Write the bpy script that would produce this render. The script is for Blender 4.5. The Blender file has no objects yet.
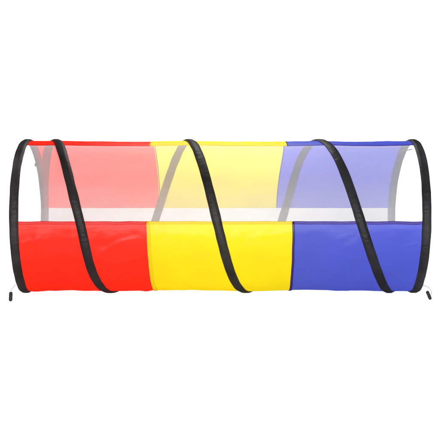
import bpy, bmesh, math, random
from mathutils import Vector, noise

random.seed(4)
U = 0.0032                    # metres per unit (one unit = one photo pixel at the tunnel's axis)
R = 75.0                      # fabric radius, units
ELEV = math.radians(35)       # camera looks down by this much
D = 780.0                     # camera distance, units
SC = bpy.context.scene
COL = SC.collection

UP = Vector((0, math.sin(ELEV), math.cos(ELEV)))
TO = Vector((0, -math.cos(ELEV), math.sin(ELEV)))
AX = Vector((1, 0, 0))
AXIS = Vector((0, 0, (R + 2.1) * U))


def interp(pts):
    """smooth (Catmull-Rom like, monotone knots) interpolation through (angle, value)"""
    def f(t):
        if t <= pts[0][0]:
            return pts[0][1]
        if t >= pts[-1][0]:
            return pts[-1][1]
        for i in range(len(pts) - 1):
            if pts[i][0] <= t <= pts[i + 1][0]:
                break
        x0, y0 = pts[i]
        x1, y1 = pts[i + 1]
        h = x1 - x0
        m0 = (y1 - pts[i - 1][1]) / (x1 - pts[i - 1][0]) if i > 0 else (y1 - y0) / h
        m1 = (pts[i + 2][1] - y0) / (pts[i + 2][0] - x0) if i + 2 < len(pts) else (y1 - y0) / h
        s = (t - x0) / h
        return ((2*s**3 - 3*s**2 + 1) * y0 + (s**3 - 2*s**2 + s) * h * m0
                + (-2*s**3 + 3*s**2) * y1 + (s**3 - s**2) * h * m1)
    return f


def periodic(pts):
    ext = [(a - 360, v) for a, v in pts] + pts + [(a + 360, v) for a, v in pts]
    g = interp(ext)
    return lambda a: g(((a + 180) % 360) - 180)


# where the two end hoops, the colour seams and the spiral run: x (units) against angle (0 = up in view, 90 = towards viewer)
HOOP_L = periodic([(-90, -192), (-30, -192), (0, -190.5), (45, -188), (90, -186.5), (140, -188.5), (180, -192.5)])
HOOP_R = periodic([(-90, 188), (-30, 190), (0, 190.5), (45, 188.5), (90, 187), (140, 188.5), (180, 192)])
SEAM_RY = periodic([(-83, -66.4), (0, -68), (94, -66.2), (140, -65.2), (180, -64.5), (230, -65.5)])
SEAM_YB = periodic([(-83, 61.5), (-30, 65.5), (0, 64.2), (94, 66), (140, 67), (180, 68.5), (230, 65)])
SPIRAL = interp([(-100, -193), (-60, -189.5), (-25, -179), (0, -165), (90, -128), (140, -117.5), (180, -107), (270, -69.5), (335, -42), (360, -33),
                 (450, -4), (500, 12), (540, 28), (630, 69.3), (695, 88.5), (720, 96), (810, 125.5), (900, 170), (935, 183), (960, 189), (985, 190)])

T0, T1 = -83.0, 25.2          # coloured panel over the top and back
B0, B1 = 94.4, 208.0          # coloured panel on the front and underside


def support_dist(x, a):
    """distance along the axis to the nearest wire either side -> 0 at a wire, 1 half way"""
    xs = [HOOP_L(a), HOOP_R(a)]
    aa = ((a + 180) % 360) - 180
    for k in range(-1, 4):
        t = aa + 360 * k
        if -100 <= t <= 985:
            xs.append(SPIRAL(t))
    lo = max([v for v in xs if v <= x], default=xs[0])
    hi = min([v for v in xs if v >= x], default=xs[1])
    w = hi - lo
    if w < 1e-3:
        return 0.0
    s = (x - lo) / w
    return 4 * s * (1 - s) * min(1.0, w / 110.0)


def crease(x, a, seed):
    s = a * math.pi / 180 * R
    d1 = noise.noise(Vector(((x + .55 * s) * .022 + seed, (s - .4 * x) * .055, seed * 1.7)))
    d2 = noise.noise(Vector(((x - .8 * s) * .05 + seed, (s + .6 * x) * .09, seed * .7 + 4)))
    d3 = noise.noise(Vector((x * .16 + seed, s * .14, 9 + seed)))
    q1 = noise.noise(Vector(((x + .9 * s) * .030 + seed * 2, (s - .7 * x) * .012, 3 + seed)))
    q2 = noise.noise(Vector(((x - .5 * s) * .013 + seed, (s + .35 * x) * .045, 17 + seed)))
    f = .5 + noise.noise(Vector((x * .018 + seed, s * .02, 31 + seed)))
    fold = (max(0, 1 - abs(q1) * 5) ** 2 + max(0, 1 - abs(q2) * 5) ** 2) * max(0, f)
    return .55 * d1 + .26 * d2 + .07 * d3 + .7 * fold


def surf_r(x, a, seed=0.0, amp=.55, sag=1.0):
    k = support_dist(x, a)
    return R - sag * k + amp * crease(x, a, seed) * (.15 + .85 * min(1, k * 2.2)) - .05


def pt(x, a, r):
    t = math.radians(a)
    return AXIS + U * (AX * x + r * (math.cos(t) * UP + math.sin(t) * TO))


# ------------------------------------------------------------------ materials
def newmat(name):
    m = bpy.data.materials.new(name)
    m.use_nodes = True
    nt = m.node_tree
    nt.nodes.clear()
    return m, nt, nt.nodes, nt.links


def fabric(name, front, through, trans=.45, rough=.36, gloss=.018, bump=.3, vary=.05, bscale=34):
    m, nt, N, L = newmat(name)
    out = N.new('ShaderNodeOutputMaterial')
    tc = N.new('ShaderNodeTexCoord')
    # taffeta weave: two crossed fine waves
    w1 = N.new('ShaderNodeTexWave'); w1.inputs['Scale'].default_value = 260; w1.bands_direction = 'X'
    w2 = N.new('ShaderNodeTexWave'); w2.inputs['Scale'].default_value = 260; w2.bands_direction = 'Z'
    for w in (w1, w2):
        L.new(tc.outputs['Object'], w.inputs['Vector'])
        w.inputs['Distortion'].default_value = .6
    wm = N.new('ShaderNodeMath'); wm.operation = 'MULTIPLY'
    L.new(w1.outputs['Fac'], wm.inputs[0]); L.new(w2.outputs['Fac'], wm.inputs[1])
    n1 = N.new('ShaderNodeTexNoise'); n1.inputs['Scale'].default_value = bscale; n1.inputs['Detail'].default_value = 6
    mp = N.new('ShaderNodeMapping'); mp.inputs['Scale'].default_value = (.5, 1, 1.6); mp.inputs['Rotation'].default_value = (0, .6, 0)
    L.new(tc.outputs['Object'], mp.inputs['Vector']); L.new(mp.outputs['Vector'], n1.inputs['Vector'])
    b1 = N.new('ShaderNodeBump'); b1.inputs['Strength'].default_value = bump; b1.inputs['Distance'].default_value = .004
    L.new(n1.outputs['Fac'], b1.inputs['Height'])
    b2 = N.new('ShaderNodeBump'); b2.inputs['Strength'].default_value = .12; b2.inputs['Distance'].default_value = .0004
    L.new(wm.outputs[0], b2.inputs['Height']); L.new(b1.outputs['Normal'], b2.inputs['Normal'])
    # slight dye variation
    n2 = N.new('ShaderNodeTexNoise'); n2.inputs['Scale'].default_value = 11; n2.inputs['Detail'].default_value = 5
    L.new(tc.outputs['Object'], n2.inputs['Vector'])
    rm = N.new('ShaderNodeMapRange')
    rm.inputs['From Min'].default_value = .3; rm.inputs['From Max'].default_value = .7
    rm.inputs['To Min'].default_value = 1 - vary; rm.inputs['To Max'].default_value = 1 + vary
    L.new(n2.outputs['Fac'], rm.inputs['Value'])
    def tint(c):
        h = N.new('ShaderNodeHueSaturation'); h.inputs['Color'].default_value = (*c, 1)
        L.new(rm.outputs['Result'], h.inputs['Value'])
        return h.outputs['Color']
    df = N.new('ShaderNodeBsdfDiffuse'); df.inputs['Roughness'].default_value = .3
    L.new(tint(front), df.inputs['Color']); L.new(b2.outputs['Normal'], df.inputs['Normal'])
    gl = N.new('ShaderNodeBsdfGlossy'); gl.inputs['Roughness'].default_value = rough
    L.new(b2.outputs['Normal'], gl.inputs['Normal'])
    p = N.new('ShaderNodeMixShader'); p.inputs['Fac'].default_value = gloss
    L.new(df.outputs[0], p.inputs[1]); L.new(gl.outputs[0], p.inputs[2])
    t = N.new('ShaderNodeBsdfTranslucent')
    L.new(tint(through), t.inputs['Color'])
    mx = N.new('ShaderNodeMixShader'); mx.inputs['Fac'].default_value = trans
    L.new(p.outputs[0], mx.inputs[1]); L.new(t.outputs[0], mx.inputs[2])
    L.new(mx.outputs[0], out.inputs['Surface'])
    return m


def netting(name, cover, colour):
    m, nt, N, L = newmat(name)
    out = N.new('ShaderNodeOutputMaterial')
    tc = N.new('ShaderNodeTexCoord')
    n = N.new('ShaderNodeTexNoise'); n.inputs['Scale'].default_value = 120; n.inputs['Detail'].default_value = 4
    mp = N.new('ShaderNodeMapping'); mp.inputs['Scale'].default_value = (.5, 1, 1)
    L.new(tc.outputs['Object'], mp.inputs['Vector']); L.new(mp.outputs['Vector'], n.inputs['Vector'])
    r = N.new('ShaderNodeMapRange')
    r.inputs['From Min'].default_value = .25; r.inputs['From Max'].default_value = .75
    r.inputs['To Min'].default_value = cover - .05; r.inputs['To Max'].default_value = cover + .05
    n2 = N.new('ShaderNodeTexNoise'); n2.inputs['Scale'].default_value = 16; n2.inputs['Detail'].default_value = 3; n2.inputs['Distortion'].default_value = .8
    mp2 = N.new('ShaderNodeMapping'); mp2.inputs['Scale'].default_value = (.45, 1.2, 1.6); mp2.inputs['Rotation'].default_value = (0, .35, 0)
    L.new(tc.outputs['Object'], mp2.inputs['Vector']); L.new(mp2.outputs['Vector'], n2.inputs['Vector'])
    ad = N.new('ShaderNodeMix'); ad.inputs['Factor'].default_value = .6
    L.new(n.outputs['Fac'], ad.inputs['A']); L.new(n2.outputs['Fac'], ad.inputs['B'])
    L.new(ad.outputs['Result'], r.inputs['Value'])
    d = N.new('ShaderNodeBsdfDiffuse'); d.inputs['Color'].default_value = (*colour, 1)
    t = N.new('ShaderNodeBsdfTranslucent'); t.inputs['Color'].default_value = (*colour, 1)
    m1 = N.new('ShaderNodeMixShader'); m1.inputs['Fac'].default_value = .5
    L.new(d.outputs[0], m1.inputs[1]); L.new(t.outputs[0], m1.inputs[2])
    tr = N.new('ShaderNodeBsdfTransparent')
    mx = N.new('ShaderNodeMixShader')
    L.new(r.outputs['Result'], mx.inputs['Fac'])
    L.new(tr.outputs[0], mx.inputs[1]); L.new(m1.outputs[0], mx.inputs[2])
    L.new(mx.outputs[0], out.inputs['Surface'])
    return m


M_RED = fabric('red_nylon', (.43, .009, .001), (.85, .014, .003))
M_YEL = fabric('yellow_nylon', (.41, .33, .0005), (.8, .66, .002), vary=.04)
M_BLU = fabric('blue_nylon', (.032, .046, .24), (.07, .08, .60))
M_REDH = fabric('red_hem', (.40, .002, .0005), (.7, .006, .001), trans=.4)
M_YELH = fabric('yellow_hem', (.43, .34, .0), (.8, .6, .0), trans=.42)
M_BLUH = fabric('blue_hem', (.015, .006, .14), (.04, .02, .32), trans=.28)
M_PURP = fabric('purple_seam', (.016, .004, .06), (.02, .006, .07), trans=.2)
M_ORNG = fabric('orange_seam', (.6, .27, .004), (.6, .3, .004), trans=.3)
M_BLK = fabric('black_binding', (.0062, .0060, .0061), (.44, .44, .45), trans=.33, rough=.42, gloss=.012, bump=.9, vary=.3, bscale=70)
M_NET = netting('white_netting', .66, (.32, .32, .324))
M_SELV = netting('netting_edge', .3, (.6, .6, .605))


def plain(name, c, rough=.4, spec=.5):
    m, nt, N, L = newmat(name)
    out = N.new('ShaderNodeOutputMaterial')
    p = N.new('ShaderNodeBsdfPrincipled')
    n = N.new('ShaderNodeTexNoise'); n.inputs['Scale'].default_value = 300
    b = N.new('ShaderNodeBump'); b.inputs['Strength'].default_value = .08; b.inputs['Distance'].default_value = .001
    L.new(n.outputs['Fac'], b.inputs['Height']); L.new(b.outputs['Normal'], p.inputs['Normal'])
    p.inputs['Base Color'].default_value = (*c, 1)
    p.inputs['Roughness'].default_value = rough
    p.inputs['Specular IOR Level'].default_value = spec
    L.new(p.outputs[0], out.inputs['Surface'])
    return m


M_PLASTIC = plain('black_plastic', (.005, .005, .0055), .5, .15)
M_CORD = plain('pale_elastic', (.22, .21, .18), .7, .2)
M_SWEEP = plain('white_paper', (.86, .86, .86), .9, .1)

# ------------------------------------------------------------------ builders
def link(name, bm, mat, parent=None, smooth=True, label=None):
    me = bpy.data.meshes.new(name)
    bmesh.ops.recalc_face_normals(bm, faces=bm.faces)
    bm.to_mesh(me); bm.free()
    me.materials.append(mat)
    for p in me.polygons:
        p.use_smooth = smooth
    o = bpy.data.objects.new(name, me)
    COL.objects.link(o)
    if parent is not None:
        o.parent = parent
    if label:
        o['label'] = label
    return o


def sheet(name, x0f, x1f, a0, a1, nx, na, mat, parent, seed, amp, sag, label=None):
    bm = bmesh.new()
    g = []
    for j in range(na + 1):
        a = a0 + (a1 - a0) * j / na
        x0, x1 = x0f(a), x1f(a)
        row = []
        for i in range(nx + 1):
            x = x0 + (x1 - x0) * i / nx
            e = min(1, min(j, na - j) / (na * .08))
            ex = min(1, min(i, nx - i) / (nx * .07))
            row.append(bm.verts.new(pt(x, a, surf_r(x, a, seed, amp * (.12 + .88 * e) * (.05 + .95 * ex), sag))))
        g.append(row)
    for j in range(na):
        for i in range(nx):
            bm.faces.new((g[j][i], g[j][i + 1], g[j + 1][i + 1], g[j + 1][i]))
    return link(name, bm, mat, parent, label=label)


def sweep(name, path, section, mat, parent, rfun, closed=False, wob=0.0, label=None):
    """closed cross-section (w across, h outward) swept along (x, angle) points on the tunnel's surface"""
    bm = bmesh.new()
    n = len(path)
    rings = []
    P = [pt(x, a, rfun(x, a)) for x, a in path]
    for i, (x, a) in enumerate(path):
        pa = P[(i - 1) % n] if closed or i else P[0]
        pb = P[(i + 1) % n] if closed or i < n - 1 else P[-1]
        tan = (pb - pa).normalized()
        t = math.radians(a)
        nor = (math.cos(t) * UP + math.sin(t) * TO)
        side = tan.cross(nor).normalized()
        k = 1 + wob * noise.noise(Vector((a * .11, x * .05, 3.1)))
        dh = wob * 1.2 * noise.noise(Vector((a * .16, x * .04, 8.7)))
        ring = []
        for w, h in section:
            ring.append(bm.verts.new(P[i] + U * (side * w * k + nor * (h + (dh if h > .3 else 0)))))
        rings.append(ring)
    m = len(section)
    for i in range(n if closed else n - 1):
        A, B = rings[i], rings[(i + 1) % n]
        for j in range(m):
            bm.faces.new((A[j], A[(j + 1) % m], B[(j + 1) % m], B[j]))
    if not closed:
        bm.faces.new(rings[0]); bm.faces.new(list(reversed(rings[-1])))
    return link(name, bm, mat, parent, label=label)


def band_section(hw, flange, bump, bw):
    top = []
    N_ = 14
    for i in range(N_ + 1):
        w = -hw + 2 * hw * i / N_
        c = max(0, 1 - (w / bw) ** 2)
        h = flange + (bump - flange) * min(1, 1.25 * c ** .8) if c > 0 else flange
        if i in (0, N_):
            h = flange * .5
        top.append((w, h))
    return top + [(hw, .0), (0, 0.02), (-hw, .0)]


def strip_section(hw, t):
    return [(-hw, .0), (-hw, t * .7), (-hw * .8, t), (0, t * 1.1), (hw * .8, t), (hw, t * .7), (hw, .0)]


# ------------------------------------------------------------------ the tunnel
root = bpy.data.objects.new('play_tunnel', None)
COL.objects.link(root)
root['label'] = 'red, yellow and blue play tunnel with black spiral bands and white netting'
root['category'] = 'play tunnel'

COLS = [('red', HOOP_L, SEAM_RY, M_RED, M_REDH, 3.0), ('yellow', SEAM_RY, SEAM_YB, M_YEL, M_YELH, 7.0),
        ('blue', SEAM_YB, HOOP_R, M_BLU, M_BLUH, 12.0)]


def hem(parent, x0f, x1f, a, mat, hw=1.25, t=.3):
    n = 60
    path = []
    for i in range(n + 1):
        x = x0f(a) + (x1f(a) - x0f(a)) * i / n
        path.append((x, a + .35 * noise.noise(Vector((x * .06, a, 0)))))
    return sweep('hem', path, strip_section(hw, t), mat, parent,
                 lambda x, aa: surf_r(x, aa, 0, 0, 1.0) + .02)


for cname, f0, f1, mat, mh, sd in COLS:
    up = sheet('fabric_panel', f0, f1, T0, T1, 80, 60, mat, root, sd, .55, 1.0, f'{cname} fabric panel over the top and back')
    hem(up, f0, f1, T1 - .5, mh, .8, .2)
    lo = sheet('fabric_panel', f0, f1, B0, B1, 170, 90, mat, root, sd + 20, {'red': 1.5, 'yellow': .95, 'blue': 1.1}[cname], 1.2, f'{cname} fabric panel along the lower front')
    hem(lo, f0, f1, B0 + .7, mh, 1.4)
    hem(lo, f0, f1, B1 - .7, mh, 1.4)
    # upright stitched seam on the side the colours meet
    if cname == 'yellow':
        for pan, a0, a1 in ((up, T0, T1), (lo, B0, B1)):
            path = [(SEAM_RY(a) + 1.0 + .25 * noise.noise(Vector((a * .1, 1, 2))), a) for a in [a0 + (a1 - a0) * i / 50 for i in range(51)]]
            sweep('seam', path, strip_section(.5 if pan is up else 1.6, .22), mat if pan is up else M_YELH, pan, lambda x, a: surf_r(x, a, 0, 0, 1.0) + .12)
            if pan is up:
                continue
            path = [(x - 1.2, a) for x, a in path]
            sweep('stitching', path, strip_section(.32, .2), M_ORNG, pan, lambda x, a: surf_r(x, a, 0, 0, 1.0) + .42)
    if cname == 'blue':
        for pan, a0, a1 in ((up, T0, T1), (lo, B0, B1)):
            path = [(SEAM_YB(a) + .6 + .25 * noise.noise(Vector((a * .1, 5, 2))), a) for a in [a0 + (a1 - a0) * i / 50 for i in range(51)]]
            sweep('seam', path, strip_section(.4 if pan is up else 1.1, .22), M_PURP, pan, lambda x, a: surf_r(x, a, 0, 0, 1.0) + .15)

for a0, a1, sd in ((T1, B0, 41.0), (B1, T0 + 360, 47.0)):
    net = sheet('mesh_panel', HOOP_L, HOOP_R, a0, a1, 160, 40, M_NET, root, sd, .5, 1.0)
    n = 120
    for a in ((a0 + 1.7,) if a0 == T1 else ()):
        path = [(HOOP_L(a) + (HOOP_R(a) - HOOP_L(a)) * i / n, a) for i in range(n + 1)]
        bm = bmesh.new()
        vs = []
        for x, aa in path:
            wv = .5 * noise.noise(Vector((x * .05, aa, 6)))
            vs.append([bm.verts.new(pt(x, aa + q * (1.1 + wv), surf_r(x, aa, 0, 0, 1.0) - .3)) for q in (-1, 1)])
        for i in range(n):
            bm.faces.new((vs[i][0], vs[i + 1][0], vs[i + 1][1], vs[i][1]))
        link('edging', bm, M_SELV, net)

SEC = band_section(4.25, .5, 1.45, 3.3)
rb = lambda x, a: R - .1
hoops = []
for fn in (HOOP_L, HOOP_R):
    path = [(fn(a), a) for a in [i * 1.5 for i in range(240)]]
    hoops.append(sweep('end_hoop', path, band_section(4.15, .6, 1.6, 3.3), M_BLK, root, lambda x, a: R + .02, closed=True, wob=.07))
path = []
a = -100.0
while a <= 985:
    path.append((SPIRAL(a), a)); a += 1.5
sweep('spiral_band', path, SEC, M_BLK, root, lambda x, a: R + .3, wob=.07)


# ------------------------------------------------------------------ cord toggles on the hoops
def img(px, py, z):
    """a point z units in front of the axis that sits where the photo has it"""
    k = (D - z) / D
    return AXIS + U * (AX * ((px - 220) * k) + UP * (-4 - (py - 220) * k) + TO * z)


def tube(name, pts, rad, mat, parent):
    cu = []
    n = 24
    for i in range(n + 1):               # Catmull-Rom resample
        t = i / n * (len(pts) - 1)
        k = min(int(t), len(pts) - 2); s = t - k
        p0, p1, p2, p3 = pts[max(k - 1, 0)], pts[k], pts[k + 1], pts[min(k + 2, len(pts) - 1)]
        cu.append(.5 * ((2 * p1) + (p2 - p0) * s + (2 * p0 - 5 * p1 + 4 * p2 - p3) * s * s + (3 * p1 - p0 - 3 * p2 + p3) * s ** 3))
    bm = bmesh.new()
    rings = []
    for i, c in enumerate(cu):
        tan = (cu[min(i + 1, n)] - cu[max(i - 1, 0)]).normalized()
        s1 = tan.cross(Vector((.3, .9, .2))).normalized(); s2 = tan.cross(s1)
        rings.append([bm.verts.new(c + rad * (math.cos(q) * s1 + math.sin(q) * s2)) for q in [j * math.pi / 4 for j in range(8)]])
    for i in range(n):
        for j in range(8):
            bm.faces.new((rings[i][j], rings[i][(j + 1) % 8], rings[i + 1][(j + 1) % 8], rings[i + 1][j]))
    bm.faces.new(rings[0]); bm.faces.new(list(reversed(rings[-1])))
    return link(name, bm, mat, parent)


def toggle(p, q, rad, parent, cordpts, cordrad=.32):
    """barrel shaped cord toggle from p to q (rounded ends, grooved waist) on an elastic loop"""
    ax = (q - p); ln = ax.length; ax.normalize()
    s1 = ax.cross(Vector((.2, 1, .1))).normalized(); s2 = ax.cross(s1)
    prof = [(0, .0), (0, .45), (.04, .74), (.10, .9), (.2, .98), (.40, 1), (.43, .94), (.57, .94), (.60, 1), (.8, .98), (.9, .9), (.96, .74), (1, .45), (1, .0)]
    bm = bmesh.new()
    rings = []
    for t, k in prof[1:-1]:
        rings.append([bm.verts.new(p + ax * ln * t + rad * k * U * (math.cos(j * math.pi / 8) * s1 + math.sin(j * math.pi / 8) * s2)) for j in range(16)])
    for i in range(len(rings) - 1):
        for j in range(16):
            bm.faces.new((rings[i][j], rings[i][(j + 1) % 16], rings[i + 1][(j + 1) % 16], rings[i + 1][j]))
    bm.faces.new(rings[0]); bm.faces.new(list(reversed(rings[-1])))
    t = link('toggle', bm, M_PLASTIC, parent)
    tube('cord', cordpts, cordrad * U, M_CORD, t)
    return t


def hoop_pt(fn, a, off=0, dr=1.2):
    return pt(fn(a) + off, a, R + dr)


# lower left: hangs straight down from the hoop
a = 161
toggle(img(10.9, 291.9, 25), img(10.5, 301.2, 24), 1.75, hoops[0],
       [img(15.5, 284.5, 28), img(12.6, 288.0, 29), img(11.2, 290.0, 28), img(10.8, 292.5, 25)])
# lower right: leans out on a curled loop
toggle(img(427.0, 291.0, 25), img(430.6, 299.6, 26), 1.6, hoops[1],
       [img(422.5, 285.5, 27), img(426.5, 286.3, 29), img(430.0, 288.8, 29), img(431.5, 292.3, 28), img(430.6, 295.2, 26), img(429.2, 295.6, 26)])
# far side of the left hoop, seen through the netting
toggle(img(38.6, 159.8, -50), img(35.6, 166.4, -50), 1.9, hoops[0],
       [img(39.6, 151, -38), img(40.2, 155, -46), img(39.4, 158.5, -50), img(38.4, 160.5, -50)])
# far side of the right hoop: a short elastic loop with its toggle lying back along the band
tube('elastic_loop', [img(412, 149.2, -18), img(407, 150.3, -24), img(402, 150.6, -28), img(399, 151.6, -30), img(396.5, 151.0, -31)], .55 * U, M_CORD, hoops[1])

# ------------------------------------------------------------------ white studio sweep
bm = bmesh.new()
prof = []
for i in range(24):
    prof.append((-7 + i * (9.6 / 23), 0.0))
for i in range(1, 17):
    q = i / 16 * math.pi / 2
    prof.append((2.6 + 1.4 * math.sin(q), 1.4 - 1.4 * math.cos(q)))
prof += [(4.0, 2.5), (4.0, 4.0), (4.0, 5.5)]
rows = [[bm.verts.new((x, y, z)) for x in (-6, -3, 0, 3, 6)] for y, z in prof]
for i in range(len(rows) - 1):
    for j in range(4):
        bm.faces.new((rows[i][j], rows[i][j + 1], rows[i + 1][j + 1], rows[i + 1][j]))
sw = link('floor', bm, M_SWEEP)
sw['kind'] = 'structure'
sw['label'] = 'seamless white paper floor and backdrop under the tunnel'

# ------------------------------------------------------------------ lamps
def area(name, loc, target, sx, sy, power, col=(1, 1, 1)):
    l = bpy.data.lights.new(name, 'AREA')
    l.shape = 'RECTANGLE'; l.size = sx; l.size_y = sy; l.energy = power; l.color = col
    o = bpy.data.objects.new(name, l)
    COL.objects.link(o)
    o.location = loc
    o.rotation_euler = (Vector(target) - Vector(loc)).to_track_quat('-Z', 'Y').to_euler()
    return o


area('front_softbox', (0, -3.3, 1.8), (0, 0, .2), 3.6, 1.4, 365)
area('top_softbox', (0, -.3, 3.0), (0, 0, 0), 4.0, 2.4, 12)
area('added_back_fill', (0, 3.0, .85), (0, 0, .25), 1.4, .5, 75)  # added fill out of frame, lights the rear panels from behind
area('added_strip_fill', (0, .85, 1.0), (0, .25, 0), .8, .25, 42)  # added close fill, brightens the rear netting strip and the floor behind it

w = bpy.data.worlds.new('World'); SC.world = w; w.use_nodes = True
bg = w.node_tree.nodes['Background']
bg.inputs['Color'].default_value = (1, 1, 1, 1)
bg.inputs['Strength'].default_value = .15

# ------------------------------------------------------------------ camera
cam = bpy.data.cameras.new('camera')
co = bpy.data.objects.new('camera', cam); COL.objects.link(co)
cam.sensor_width = 36
cam.lens = 36 * D / 440
cam.clip_end = 100
co.location = AXIS + U * (TO * D - UP * 4)
co.rotation_euler = (math.pi / 2 - ELEV, 0, 0)
SC.camera = co

SC.render.engine = 'CYCLES'
SC.cycles.max_bounces = 12
SC.cycles.diffuse_bounces = 6
SC.cycles.transparent_max_bounces = 24
SC.cycles.use_denoising = True
vs = SC.view_settings
vs.view_transform = 'Standard'; vs.look = 'None'; vs.gamma = 1; vs.exposure = 0
SC.view_settings.use_curve_mapping = False
